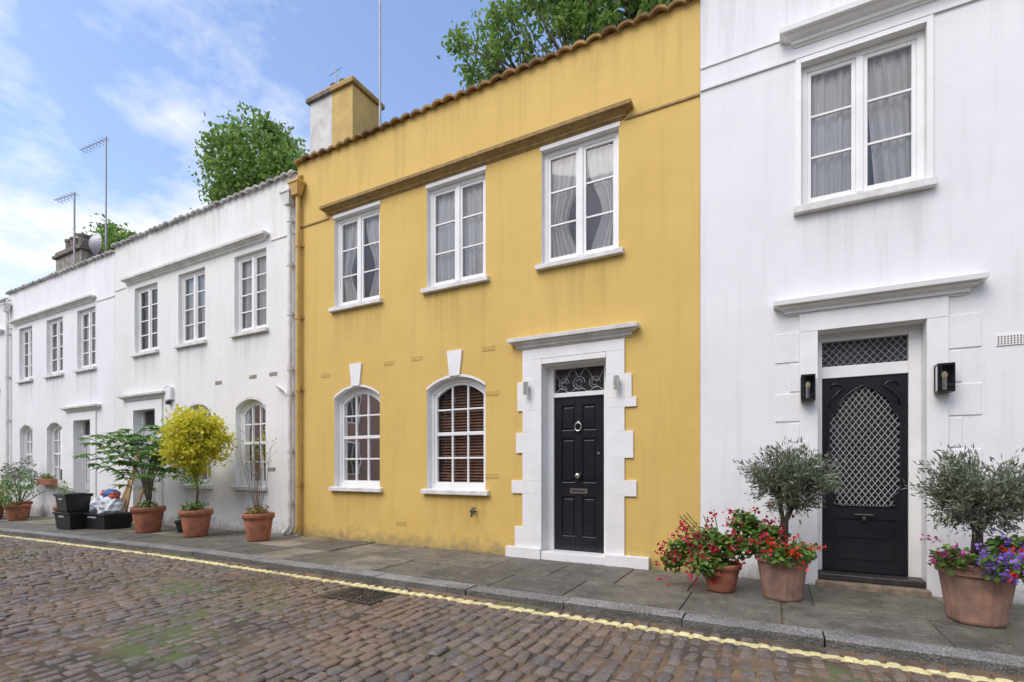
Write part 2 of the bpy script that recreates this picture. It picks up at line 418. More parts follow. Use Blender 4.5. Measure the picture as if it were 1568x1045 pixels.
def sill(mb,x0,x1,zt,k='sill',p=.075,h=.075):
    mb.add([(x0-.07,-p,zt-h),(x1+.07,-p,zt-h),(x1+.07,0,zt-h),(x0-.07,0,zt-h),
            (x0-.07,-p,zt-.012),(x1+.07,-p,zt-.012),(x1+.07,0,zt),(x0-.07,0,zt)],
           [(0,3,2,1),(4,5,6,7),(0,1,5,4),(1,2,6,5),(3,0,4,7)],k)
    mb.box(x0+.001,x1-.001,0,.16,zt-h+.01,zt+.003,k)
def scallop(x0,x1,z,k,name,parent,per=.205):
    mb=MB(); x=x0
    while x<x1-.03:
        w=min(per,x1-x); n=10; vs=[]
        dz=random.uniform(-.008,.008); dy=random.uniform(-.02,.01); am=.042
        for j in range(n+1):
            t=j/n; xx=x+w*t; zz=z+am*math.sin(math.pi*t)+dz-.012
            if t<.001 or t>.999: zz-=.012
            vs+=[(xx,-.07+dy,zz-.03),(xx,-.08+dy,zz),(xx,.45,zz+.12)]
            vs+=[(xx,.45,zz+.09)]
        fs=[]
        for j in range(n):
            a=4*j;b=a+4
            for q in range(4): fs.append((a+q,b+q,b+(q+1)%4,a+(q+1)%4))
        mb.add(vs,fs,k); x+=per
    return mb.obj(name,parent)
def six_panel_door(x0,x1,z0,z1,y,k,parent):
    mb=MB(); h=z1-z0
    st=.11; cm=.10
    mb.box(x0,x1,y+.02,y+.05,z0,z1,k)
    c=(x0+x1)/2
    mb.box(x0,x0+st,y,y+.02,z0,z1,k); mb.box(x1-st,x1,y,y+.02,z0,z1,k); mb.box(c-cm/2,c+cm/2,y,y+.02,z0,z1,k)
    rails=[(0,.095),(.35,.445),(.73,.785),(.945,1)]
    for a,b in rails:
        mb.box(x0+st,c-cm/2,y,y+.02,z0+h*a,z0+h*b,k); mb.box(c+cm/2,x1-st,y,y+.02,z0+h*a,z0+h*b,k)
    for (a,b) in ((.095,.35),(.445,.73),(.785,.945)):
        for (p,q) in ((x0+st,c-cm/2),(c+cm/2,x1-st)):
            mb.box(p+.028,q-.028,y+.006,y+.02,z0+h*a+.028,z0+h*b-.028,k)
    return mb.obj('door',parent,bevel=.006)
CORN=[(.015,0),(.02,.018),(.04,.02),(.04,.045),(.06,.062),(.095,.075),(.10,.09),(.135,.092),(.14,.135),(.12,.145)]
def cornice(mb,x0,x1,zb,s,k):
    mb.molding(x0,x1,[(o*s,zb+z*s) for o,z in CORN],k)
def downpipe(name,parent,x,ztop_,zb,k,y=-.075,hopper=True,col=(.9,2.6,3.9,5.2),foot=-1):
    mb=MB()
    mb.tube([(x,y,ztop_),(x,y,zb+.28),(x,y,zb+.2),(x+foot*.08,y-.01,zb+.10),(x+foot*.15,y-.02,zb+.06)],.042,k,12)
    for z in col: mb.tube([(x,y,z),(x,y,z+.09)],.053,k,12); mb.box(x-.075,x+.075,-.02,.0,z+.02,z+.06,k)
    if hopper:
        mb.obox((x,y-.03,ztop_+.10),.12,.085,.10,k,taper=.6); mb.box(x-.135,x+.135,y-.13,0,ztop_+.20,ztop_+.24,k)
        mb.tube([(x,y,ztop_+.2),(x,y,ztop_+.35),(x+.02,.05,ztop_+.42)],.035,k,10)
    return mb.obj(name,parent,smooth=False)
# ================================================================== YELLOW HOUSE
H=empty('yellow_terraced_house')
XL,XR=-7.72,-.80
UP=[(-6.79,-5.75),(-4.79,-3.73),(-2.84,-1.77)]
GF=[(-6.79,-5.75),(-4.79,-3.73)]
ops=[dict(x0=a,x1=b,z0=4.0,z1=5.55) for a,b in UP]
arch=[dict(x0=a,x1=b,z0=.91,z1=2.60,rise=.17) for a,b in GF]
ops+=arch+[dict(x0=-2.83,x1=-1.93,z0=.04,z1=2.64,d=.26)]
w=MB(); wall(w,XL,XR,-.6,6.76,ops,.20,'yellow','trim'); w.obj('wall',H)
w=MB(); shell(w,XL,XR,6.5,7,'room'); w.box(XL+.12,XR-.12,.3,6.8,3.2,3.35,'room'); w.box(XL+.12,XR-.12,2.6,2.7,-.3,6.3,'room')
w.box(XL+.002,XR-.002,.0+.02,7,6.40,6.74,'roof'); w.obj('roof_and_party_walls',H)
fr,gl,cu=MB(),MB(),MB()
for (a,b),st in zip(UP,(1,2,1)): casement(fr,gl,cu,a,b,4.0,5.55,3,st)
for i,o in enumerate(arch): archsash(fr,gl,cu,o,blind=1 if i else 2)
fr.obj('window_frames',H,bevel=.004); gl.obj('window_glass',H); cu.obj('curtains_and_blinds',H,smooth=True)
s=MB()
for a,b in UP: sill(s,a,b,4.0); 
for a,b in GF: sill(s,a,b,.91)
s.obj('window_sills',H,bevel=.006)
c=MB(); cornice(c,-6.88,-1.72,5.62,1.0,'ochre'); c.obj('window_cornice',H)
c=MB(); c.box(XL+.01,-6.91,-.018,0,5.575,5.60,'ochre'); c.box(-1.69,XR-.003,-.018,0,5.60,5.625,'ochre')
for a,b in UP: c.box(a-.02,b+.02,-.012,0,5.552,5.607,'trim')
c.obj('string_course',H)
k=MB()
for a,b in GF:
    m=(a+b)/2
    k.add([(m-.09,-.03,2.612),(m+.09,-.03,2.612),(m+.135,-.03,2.99),(m-.135,-.03,2.99),(m-.09,0,2.612),(m+.09,0,2.612),(m+.135,0,2.99),(m-.135,0,2.99)],
      [(0,1,2,3),(0,4,5,1),(1,5,6,2),(2,6,7,3),(3,7,4,0)],'trim')
    o=dict(x0=a,x1=b,z0=.91,z1=2.60,rise=.17); n=18
    for i in range(n):
        p=a+(b-a)*i/n;q=a+(b-a)*(i+1)/n
        k.quad((p,-.010,ztop(o,p)-.001),(q,-.010,ztop(o,q)-.001),(q,-.010,ztop(o,q)+.035),(p,-.010,ztop(o,p)+.035),'trim')
k.obj('keystones',H)
scallop(XL,XR,6.765,'tile_o','parapet_tiles',H)
q=MB()
Lz=[(0,.14,-3.36),(.14,.42,-3.24),(.42,.88,-3.12),(.88,1.06,-3.29),(1.06,1.44,-3.12),(1.44,1.72,-3.22),(1.72,2.02,-3.12),(2.02,2.42,-3.20),(2.42,2.72,-3.12)]
Rz=[(0,.14,-1.38),(.14,.48,-1.69),(.48,.88,-1.69),(.88,1.08,-1.54),(1.08,1.36,-1.69),(1.36,1.70,-1.58),(1.70,2.0,-1.69),(2.0,2.12,-1.54),(2.12,2.42,-1.60),(2.42,2.72,-1.69)]
for i,(a,b,x) in enumerate(Lz):
    p=.075 if i==0 else .026
    q.box(x,-2.832,-p,0,a-.02*(i==0)*5,b-.001,'trim')
for i,(a,b,x) in enumerate(Rz):
    p=.075 if i==0 else .026
    q.box(-1.928,x,-p,0,a-.02*(i==0)*5,b-.001,'trim')
q.box(-3.12,-1.69,-.026,0,2.72,2.86,'trim'); q.box(-2.828,-1.932,-.026,-.001,2.645,2.716,'trim')
q.obj('door_surround',H,bevel=.003)
q=MB(); cornice(q,-3.17,-1.64,2.875,1.0,'sill'); q.obj('door_canopy',H)
q=MB(); y=.2
q.box(-2.83,-2.74,y-.02,y+.08,.1,2.64,'trim'); q.box(-2.02,-1.93,y-.02,y+.08,.1,2.64,'trim')
q.box(-2.74,-2.02,y-.02,y+.08,2.205,2.265,'trim'); q.box(-2.74,-2.02,y-.02,y+.08,2.60,2.64,'trim')
q.box(-2.83,-1.93,-.05,.32,-.02,.10,'trim'); q.obj('door_frame',H,bevel=.005)
d=six_panel_door(-2.738,-2.022,.105,2.203,y+.01,'black',H)
q=MB(); q.quad((-2.74,y+.04,2.265),(-2.02,y+.04,2.265),(-2.02,y+.04,2.6),(-2.74,y+.04,2.6),'glass')
q.box(-2.74,-2.02,y+.12,y+.14,2.2,2.7,'frost'); q.obj('fanlight',H)
q=MB(); yc=y+.02
for cx,r in ((-2.38,.085),(-2.60,.075),(-2.16,.075)):
    for rr in (r,r*.55):
        q.tube([(cx+rr*math.cos(t),yc,2.39+rr*math.sin(t)) for t in np.linspace(0,5.4,18)],.0045,'silver',5)
for sx in (-1,1):
    q.tube([(-2.38+sx*(.02+.33*t),yc,2.49+.09*math.sin(t*7)) for t in np.linspace(0,1,20)],.0045,'silver',5)
    q.tube([(-2.38+sx*(.02+.33*t),yc,2.30+.03*math.cos(t*9)) for t in np.linspace(0,1,20)],.0045,'silver',5)
q.obj('fanlight_scrollwork',H)
q=MB(); cx=-2.38; yd=y+.01
q.tube([(cx+.045*math.sin(t),yd-.03,1.79+.055*math.cos(t)) for t in np.linspace(0,6.28,22)],.009,'steel',8)
q.blob((cx,yd-.02,1.85),(.022,.022,.022),'steel',0)
q.blob((cx,yd-.055,1.13),(.038,.03,.038),'steel',0); q.tube([(cx,yd,1.13),(cx,yd-.05,1.13)],.016,'steel',10)
q.box(cx-.125,cx+.125,yd-.012,yd,.885,.955,'steel'); q.box(cx-.09,cx+.09,yd-.016,yd-.012,.905,.935,'dkmetal')
q.tube([(cx+.28,yd-.01,1.43),(cx+.28,yd,1.43)],.02,'steel',12)
q.obj('door_furniture',H,smooth=False)
q=MB()
for x,z in ((-3.03,2.32),(-1.77,2.30)):
    q.tube([(x,-.10,z-.085),(x,-.10,z+.085)],.036,'steel',16); q.box(x-.02,x+.02,-.07,-.03,z-.03,z+.03,'steel')
q.obj('wall_lights',H)
q=MB()
for x,z in ((-7.0,2.86),(-5.55,2.93),(-4.98,2.95),(-3.68,2.96),(-3.62,2.31),(-3.62,1.12),(-5.3,.35)):
    q.box(x-.11,x+.11,-.006,0,z-.035,z+.035,'yellow')
    for i in range(7):
        for j in range(3): q.box(x-.096+i*.03,x-.096+i*.03+.010,-.008,-.006,z-.026+j*.021,z-.018+j*.021,'vent')
q.obj('air_bricks',H)
q=MB(); q.tube([(-3.9,0,.60),(-3.9,-.08,.60),(-3.9,-.11,.57),(-3.9,-.11,.52)],.013,'dkmetal',8); q.tube([(-3.94,-.06,.65),(-3.86,-.06,.65)],.01,'dkmetal',6); q.tube([(-3.9,-.06,.6),(-3.9,-.06,.65)],.008,'dkmetal',6)
q.blob((-3.95,-.03,.60),(.03,.02,.03),'dkmetal',0); q.obj('garden_tap',H)
downpipe('downpipe',H,-7.62,6.12,.0,'ochrepipe',foot=-.3)
q=MB()
q.box(-8.34,-7.72,.79,1.56,6.3,8.58,'chimwhite'); q.box(-7.718,-7.17,.792,1.558,6.3,8.58,'yellowchim')
q.box(-8.40,-7.722,.73,1.62,8.582,8.66,'chimcap'); q.box(-7.72,-7.11,.732,1.618,8.582,8.66,'ochre'); q.box(-8.36,-7.15,.77,1.58,8.662,8.72,'yellowchim'); q.box(-8.2,-7.3,.85,1.5,8.722,8.80,'chimcap')  # right cap band: ochre puts the cap's brown shadow into the colour
for x in (-8.0,-7.75): q.lathe((x,1.15,8.80),[(.12,0),(.13,.06),(.10,.10),(.10,.2),(.12,.22),(.12,.25),(.08,.25)],'chimcap',16)
q.tube([(-8.0,1.15,9.0),(-8.02,1.15,9.5)],.01,'mast',5); q.tube([(-8.2,1.15,9.35),(-7.85,1.15,9.4)],.008,'mast',5); q.tube([(-7.98,1.15,9.15),(-7.9,1.15,9.4)],.006,'mast',5)
q.obj('chimney',H,bevel=.012)
q=MB(); q.tube([(-6.95,1.3,6.5),(-6.95,1.3,8.4)],.03,'mast',8); q.tube([(-6.95,1.3,8.3),(-6.95,1.3,12.6)],.02,'mast',8); q.box(-7.18,-6.94,1.28,1.32,8.0,8.03,'mast'); q.obj('antenna_mast',H)
# ================================================================== RIGHT WHITE HOUSE
R=empty('white_terraced_house')
XL,XR=-.797,6.2
UP=[(.225,1.285),(2.6,3.66),(4.7,5.76)]
ops=[dict(x0=a,x1=b,z0=4.05,z1=5.58) for a,b in UP]
o1=dict(x0=2.6,x1=3.64,z0=.91,z1=2.6,rise=.17); o2=dict(x0=4.7,x1=5.74,z0=.91,z1=2.6,rise=.17)
ops+=[dict(x0=.38,x1=1.283,z0=.10,z1=2.685,d=.24),o1,o2]
w=MB(); wall(w,XL,XR,-.6,8.0,ops,.20,'white','trim')
w.quad((XL,0,6),(XL,7,6),(XL,7,8),(XL,0,8),'white'); w.obj('wall',R)
w=MB(); shell(w,XL,XR,7.9,7,'room'); w.box(XL+.12,XR-.12,.3,6.8,3.2,3.35,'room'); w.box(XL+.12,XR-.12,2.6,2.7,-.3,7.6,'room'); w.box(XL+.002,XR-.002,.02,7,7.7,7.98,'roof'); w.obj('roof_and_party_walls',R)
fr,gl,cu=MB(),MB(),MB()
for a,b in UP: casement(fr,gl,cu,a,b,4.05,5.58,3,2)
for o in (o1,o2): archsash(fr,gl,cu,o)
fr.obj('window_frames',R,bevel=.004); gl.obj('window_glass',R); cu.obj('curtains_and_blinds',R,smooth=True)
s=MB()
for a,b in UP: sill(s,a,b,4.05,h=.09)
for o in (o1,o2): sill(s,o['x0'],o['x1'],.91)
s.obj('window_sills',R,bevel=.006)
c=MB(); cornice(c,.18,5.9,5.77,1.15,'trim'); c.box(XL+.003,XR,-.022,0,5.64,5.67,'white'); c.box(XL+.003,.05,-.014,0,5.90,5.92,'white')
for a,b in UP:
    c.box(a-.05,a,-.022,0,4.055,5.63,'trim'); c.box(b,b+.05,-.022,0,4.055,5.63,'trim'); c.box(a+.001,b-.001,-.022,0,5.582,5.63,'trim')
c.obj('window_cornice',R)
c=MB(); cornice(c,.11,1.56,2.88,1.08,'trim')
c.obj('door_canopy',R)
q=MB()
for i,(z0,z1) in enumerate(((0.0,.16),(.17,.44),(.46,.78),(.8,1.1),(1.12,1.42),(1.44,1.72),(1.74,2.04),(2.06,2.36),(2.38,2.7))):
    e=.0 if i%2 else .14
    if i==0: e=.2
    q.box(.12-e,.21,-.010,0,z0-.05*(i==0),z1,'white'); q.box(1.45,1.55+e,-.010,0,z0-.05*(i==0),z1,'white')
q.box(.21,.379,-.026,0,-.05,2.688,'trim'); q.box(1.284,1.45,-.026,0,-.05,2.688,'trim'); q.box(.21,1.45,-.026,0,2.69,2.878,'trim')
q.obj('door_surround',R,bevel=.005)
q=MB(); y=.17
q.box(.38,.43,y,y+.09,.13,2.685,'trim'); q.box(1.178,1.283,y,y+.09,.13,2.685,'trim'); q.box(.43,1.178,y,y+.09,2.205,2.33,'trim'); q.box(.43,1.178,y,y+.09,2.60,2.685,'trim')
q.obj('door_frame',R,bevel=.005)
q=MB(); q.box(.36,1.30,-.13,.30,-.02,.06,'brickstep'); q.box(.385,1.28,-.02,.30,.062,.13,'dkmetal'); q.obj('door_step',R,bevel=.01)
HW=[(.835,.205),(.845,.262),(.87,.280),(.90,.262),(.93,.250),(.955,.262),(.985,.295),(1.03,.310),(1.70,.312),(1.76,.306),(1.80,.285),(1.825,.250),(1.86,.240),(1.90,.236),(1.95,.212),(2.00,.165),(2.04,.12),(2.075,.075),(2.105,.012)]
cx=.805; poly=[(cx+b,a) for a,b in HW]+[(cx-b,a) for a,b in HW[::-1]]; n=len(poly)
def hw(z):
    return float(np.interp(z,[a for a,b in HW],[b for a,b in HW]))
def inside(x,z): return .835<z<2.105 and abs(x-cx)<hw(z)
def lattice(mb,x0,x1,z0,z1,test,y,step,slope,r,k):
    for sg in (-1,1):
        c0=-4
        while c0<4:
            run=None; zz=z0; last=None
            while zz<=z1+.004:
                x=sg*(zz-z0)/slope+c0+x0
                ok=x0<x<x1 and test(x,zz)
                if ok and run is None: run=(x,y,zz)
                if ok: last=(x,y,zz)
                if (not ok or zz+.006>z1+.004) and run is not None:
                    if last and (Vector(last)-Vector(run)).length>.01: mb.tube([run,last],r,k,4)
                    run=None
                zz+=.006
            c0+=step
q=MB(); yd=y+.02
xa,xb,zb_=.432,1.176,2.203
for (za,ha),(zc,hc) in zip(HW[:-1],HW[1:]):
    q.quad((xa,yd,za),(cx-ha,yd,za),(cx-hc,yd,zc),(xa,yd,zc),'black'); q.quad((cx+ha,yd,za),(xb,yd,za),(xb,yd,zc),(cx+hc,yd,zc),'black')
q.quad((xa,yd,2.105),(xb,yd,2.105),(xb,yd,zb_),(xa,yd,zb_),'black'); q.quad((xa,yd,.80),(xb,yd,.80),(xb,yd,.835),(xa,yd,.835),'black')
q.add([(a,yd,b) for a,b in poly]+[(a,yd+.04,b) for a,b in poly],[(i,(i+1)%n,n+(i+1)%n,n+i) for i in range(n)],'black')
q.box(xa,xb,yd+.0,yd+.04,.135,.24,'black'); q.box(xa,xb,yd,yd+.04,.70,.80,'black')
q.box(xa,xa+.1,yd,yd+.04,.24,.70,'black'); q.box(xb-.1,xb,yd,yd+.04,.24,.70,'black'); q.box(xa+.1,xb-.1,yd+.015,yd+.04,.24,.70,'black')
q.box(xa+.13,xb-.13,yd+.004,yd+.015,.27,.45,'black'); q.box(xa+.13,xb-.13,yd+.004,yd+.015,.50,.67,'black')
q.box(xa+.02,xb-.02,yd-.02,yd,.14,.19,'black')
q.obj('door',R)
q=MB(); P=[(a,yd-.004,b) for a,b in poly]; q.tube(P+[P[0],P[1]],.009,'black',8)
for sg in (-1,1): q.tube([(cx+sg*a,yd-.006,b) for a,b in ((.30,2.10),(.27,2.14),(.2,2.13),(.17,2.09),(.22,2.06),(.29,1.98),(.31,1.9))],.012,'black',6)
q.obj('door_moulding',R,smooth=True)
q=MB(); q.add([(a,yd+.03,b) for a,b in poly],[tuple(range(n))],'glass'); q.quad((.43,y+.05,2.33),(1.178,y+.05,2.33),(1.178,y+.05,2.6),(.43,y+.05,2.6),'glass'); q.obj('door_glass',R)
q=MB(); q.box(.42,1.19,.27,.29,.1,2.7,'frost'); q.obj('door_blind',R)
q=MB(); lattice(q,.48,1.13,.83,2.11,inside,yd+.012,.056,1.45,.0038,'silver')
q.obj('door_grille',R)
q=MB(); lattice(q,.435,1.173,2.335,2.598,lambda a,b:True,y+.03,.066,1.2,.003,'mast'); q.obj('fanlight_grille',R)
q=MB(); q.box(.475,.515,yd-.02,yd,1.32,1.42,'dkmetal'); q.tube([(.495,yd-.03,1.26),(.495,yd-.05,1.26)],.022,'steel',12); q.tube([(cx-.08,yd-.03,.745),(cx+.08,yd-.03,.745)],.010,'dkmetal',8); q.blob((cx,yd-.03,.70),(.02,.02,.03),'dkmetal',0); q.obj('door_furniture',R)
def lantern(x,z):
    q=MB(); y0=-.16;y1=-.045; h=.135
    q.box(x-.065,x+.065,-.045,-.028,z-h,z+h,'black')
    q.box(x-.065,x+.065,y0,y1,z+h-.02,z+h,'black'); q.box(x-.065,x+.065,y0,y1,z-h,z-h+.02,'black')
    for sx in (-.065,.053):
        q.box(x+sx,x+sx+.012,y0,y0+.012,z-h+.02,z+h-.02,'black')
    q.tube([(x,y0+.06,z-h+.02),(x,y0+.06,z+.0)],.018,'steel',8); q.blob((x,y0+.06,z+.03),(.022,.022,.035),'lampglow',0)
    q.quad((x-.053,y0+.005,z-h+.02),(x+.053,y0+.005,z-h+.02),(x+.053,y0+.005,z+h-.02),(x-.053,y0+.005,z+h-.02),'glass')
    for s in (-.06,.06): q.quad((x+s,y0+.012,z-h+.02),(x+s,y1,z-h+.02),(x+s,y1,z+h-.02),(x+s,y0+.012,z+h-.02),'glass')
    o=q.obj('wall_lantern',R)
lantern(.285,2.08); lantern(1.40,2.09)
q=MB(); x,z=1.93,2.42
q.box(x-.14,x+.14,-.01,0,z-.05,z+.05,'trim')
for i in range(12):
    for j in range(4): q.box(x-.128+i*.022,x-.128+i*.022+.010,-.012,-.01,z-.04+j*.021,z-.028+j*.021,'vent')
q.obj('air_brick',R)
# ================================================================== LEFT WHITE HOUSES
def left_house(name,XL,XR,dz,ups,gfs,door,corn,roofz,kw,styles,pipe=None):
    H=empty(name)
    ops=[dict(x0=a,x1=b,z0=3.93+dz,z1=5.47+dz) for a,b in ups]
    ar=[dict(x0=a,x1=b,z0=.90+dz,z1=2.60+dz,rise=.17) for a,b in gfs]
    ops+=ar
    if door: ops.append(dict(x0=door[0],x1=door[1],z0=.03+dz,z1=2.6+dz,d=.24))
    w=MB(); wall(w,XL,XR-.003,-1.2,roofz,ops,.2,kw,'trim')
    w.quad((XL,0,-1),(XL,7,-1),(XL,7,roofz),(XL,0,roofz),kw); w.obj('wall',H)
    w=MB(); shell(w,XL,XR,roofz-.2,7,'room'); w.box(XL+.12,XR-.12,.3,6.8,3.2,3.35,'room'); w.box(XL+.12,XR-.12,2.6,2.7,-.8,roofz-.3,'room'); w.box(XL+.002,XR-.002,.02,7,roofz-.3,roofz-.02,'roof'); w.obj('roof_and_party_walls',H)
    fr,gl,cu=MB(),MB(),MB()
    for (a,b),st in zip(ups,styles): casement(fr,gl,cu,a,b,3.93+dz,5.47+dz,4,st)
    for o in ar: archsash(fr,gl,cu,o,3,4,False)
    fr.obj('window_frames',H); gl.obj('window_glass',H); cu.obj('curtains',H,smooth=True)
    s=MB()
    for a,b in ups: sill(s,a,b,3.93+dz)
    for a,b in gfs: sill(s,a,b,.90+dz)
    s.obj('window_sills',H)
    c=MB(); cornice(c,corn[0]+.1,corn[1]-.1,5.58+dz,1.0,'sill'); c.box(XL+.01,corn[0]-.08,-.018,0,5.55+dz,5.58+dz,kw); c.box(corn[1]+.08,XR-.01,-.018,0,5.55+dz,5.58+dz,kw)
    for o in ar:
        n=18;a,b=o['x0'],o['x1']
        for i in range(n):
            p=a+(b-a)*i/n;r=a+(b-a)*(i+1)/n
            c.quad((p,-.012,ztop(o,p)),(r,-.012,ztop(o,r)),(r,-.012,ztop(o,r)+.05),(p,-.012,ztop(o,p)+.05),'sill')
    if door:
        a,b=door; cornice(c,a-.38,b+.38,2.82+dz,1.0,'sill')
        c.box(a-.28,a-.001,-.03,0,-.1+dz,2.80+dz,'trim'); c.box(b+.001,b+.28,-.03,0,-.1+dz,2.80+dz,'trim'); c.box(a,b,-.03,0,2.602+dz,2.80+dz,'trim')
    c.obj('cornices_and_surround',H)
    if door:
        q=MB(); q.box(a,a+.06,.15,.24,.03+dz,2.6+dz,'trim'); q.box(b-.06,b,.15,.24,.03+dz,2.6+dz,'trim'); q.box(a+.06,b-.06,.15,.24,2.15+dz,2.22+dz,'trim'); q.obj('door_frame',H)
        q=MB(); q.quad((a+.06,.2,2.22+dz),(b-.06,.2,2.22+dz),(b-.06,.2,2.6+dz),(a+.06,.2,2.6+dz),'glass'); q.obj('fanlight',H)
        six_panel_door(a+.06,b-.06,.03+dz,2.15+dz,.17,'doorgrey',H)
    scallop(XL,XR,roofz,'tile_w','parapet_tiles',H)
    return H
A=left_house('white_terraced_house',-14.26,-7.72,-.03,[(-13.36,-12.38),(-11.55,-10.57),(-9.58,-8.60)],[(-11.30,-10.36),(-9.54,-8.62)],(-13.36,-12.43),(-13.71,-8.54),6.62,'white2',(9,2,2))
downpipe('downpipe',A,-7.84,6.0,-.02,'sill',foot=-1,col=(.55,1.5,2.55,3.0,4.0,4.9,5.7))
q=MB(); q.tube([(-8.25,-.01,2.78),(-8.2,-.06,2.76),(-7.98,-.08,2.66),(-7.84,-.08,2.55)],.04,'sill',10); q.obj('branch_pipe',A)
q=MB(); q.box(-11.95,-11.72,-.08,0,2.72,3.0,'trim'); q.box(-11.87,-11.80,-.1,-.02,2.62,2.70,'bplastic'); q.obj('alarm_box',A,bevel=.01)
q=MB()
for x,z in ((-12.0,3.0),(-10.1,2.97),(-9.0,3.0),(-8.4,3.0),(-8.45,1.2)): q.box(x-.11,x+.11,-.006,0,z-.035,z+.035,'stonechim')
q.obj('air_bricks',A)
B=left_house('white_terraced_house',-20.6,-14.262,-.14,[(-19.84,-18.95),(-18.02,-17.03),(-16.21,-15.24)],[(-19.80,-18.93),(-18.0,-17.06)],(-16.35,-15.45),(-20.22,-15.24),6.50,'white',(2,2,2))
C=left_house('white_terraced_house',-27.2,-20.602,-.26,[(-26.3,-25.3),(-24.3,-23.3),(-22.3,-21.3)],[(-26.3,-25.3),(-22.3,-21.3)],(-24.3,-23.4),(-26.7,-20.95),6.33,'white2',(2,1,2))
downpipe('downpipe',B,-20.45,5.9,-.2,'sill')
q=MB(); q.box(-21.4,-19.6,1.4,1.95,6,8.2,'stonechim'); q.box(-21.48,-19.52,1.32,2.03,8.2,8.3,'chimcap'); q.box(-21.42,-19.58,1.38,1.97,8.3,8.42,'chimcap')
for x in (-21.0,-20.65,-20.1): q.lathe((x,1.66,8.42),[(.17,0),(.16,.1),(.14,.12),(.14,.34),(.17,.36),(.16,.44),(.1,.44)],'chimcap',14)
q.obj('chimney',C,bevel=.02)
q=MB()
q.tube([(-19.45,2.0,6.2),(-19.45,2.0,12.1)],.028,'mast',6)
q.tube([(-19.8,1.3,6.2),(-19.8,1.3,10.0)],.028,'mast',6)
def yagi(x,y,z,L,n=8):
    q.tube([(x+.1,y,z),(x-L,y-.1,z+.04)],.014,'mast',5)
    for i in range(n):
        t=i/(n-1); X=x-L*t; h=.14
        q.tube([(X,y-h,z+.04*t),(X,y+h,z+.04*t)],.008,'mast',4); q.tube([(X,y,z+.04*t-.07),(X,y,z+.04*t+.07)],.008,'mast',4)
yagi(-19.45,2.0,12.0,1.5); yagi(-19.8,1.3,9.95,1.1,6)
vs=[];fs=[]; nr,ns=5,20
for i in range(nr+1):
    for j in range(ns):
        r=.36*i/nr; t=2*math.pi*j/ns; vs.append((-19.3+r*math.cos(t),1.5+.45*r*r*3,9.0+r*math.sin(t)-.6))
for i in range(nr):
    for j in range(ns): fs.append((i*ns+j,i*ns+(j+1)%ns,(i+1)*ns+(j+1)%ns,(i+1)*ns+j))
q.add(vs,fs,'mast'); q.tube([(-19.3,1.5,8.4),(-19.3,1.1,8.45)],.012,'mast',5); q.tube([(-19.45,2.0,8.2),(-19.3,1.55,8.35)],.02,'mast',5)
q.obj('tv_aerials',C)
# ================================================================== OPPOSITE TERRACE (seen in reflections)
O=empty('brick_house')
q=MB(); q.box(-34,12,-18,-11.5,-1,5.2,'brick'); q.box(-34.2,12.2,-18.2,-11.35,5.2,5.4,'tile_w'); q.obj('wall',O)
q=MB()
for i in range(16):
    x=-33+i*2.8
    for z0,z1 in ((.9,2.5),(3.4,4.8)):
        q.box(x,x+1.1,-11.5,-11.46,z0,z1,'trim'); q.box(x+.07,x+.52,-11.46,-11.45,z0+.07,z1-.07,'black'); q.box(x+.58,x+1.03,-11.46,-11.45,z0+.07,z1-.07,'black')
q.obj('windows',O)
# ================================================================== GROUND
RZ=.030   # road surface lies 5 cm below the kerb top
def strip(mb,y0,y1,z,k,xs=None):
    xs=[-400,-32,-30,-26,-22,-18,-14,-11,-8,8,400] if xs is None else xs
    for a,b in zip(xs[:-1],xs[1:]): mb.quad((a,y0,g(a)+z),(b,y0,g(b)+z),(b,y1,g(b)+z),(a,y1,g(a)+z),k)
q=MB(); strip(q,-400,400,-.125,'soil'); q.obj('ground')
q=MB(); xs=list(np.arange(-45,12.1,1.0)); strip(q,-9.6,-1.93,-.094+RZ,'joint',xs); q.obj('road_bed')
RW=.112
xs0=np.arange(-44,11,RW); C_=[];S_=[]
for x in xs0:
    y=-1.95-rng.uniform(0,.12); rw=rng.uniform(.76,.90)
    while y>-9.5:
        L=rng.uniform(.11,.205)
        C_.append((x+rng.normal()*.006,y-L/2)); S_.append((RW*rw*rng.uniform(.88,1.04),L-rng.uniform(.014,.032))); y-=L
C_=np.array(C_);S_=np.array(S_)
C_[:,0]+=.035*np.sin(C_[:,1]*1.7+C_[:,0]*.6)+.02*np.sin(C_[:,1]*3.9+1)
keep=~((abs(C_[:,0]+3.72)<.36)&(abs(C_[:,1]+2.44)<.27))&((C_[:,1]+S_[:,1]/2)<-1.935)&(rng.random(len(C_))>.004)
C_=C_[keep];S_=S_[keep];n=len(C_)
und=.008*np.sin(C_[:,0]*1.1+C_[:,1]*.7)+.006*np.sin(C_[:,0]*2.3-C_[:,1]*1.9)
flatn=np.where(C_[:,1]>-2.3,.35,1.0)
zt=-.081+RZ+und*.6*flatn+rng.normal(size=n)*.005*flatn+np.where(C_[:,0]<-8,.015*(np.maximum(C_[:,0],-32)+8),0)
ang=rng.normal(size=n)*.06; tx=rng.normal(size=n)*.045*flatn; ty=rng.normal(size=n)*.035*flatn
V=np.zeros((n,16,3))
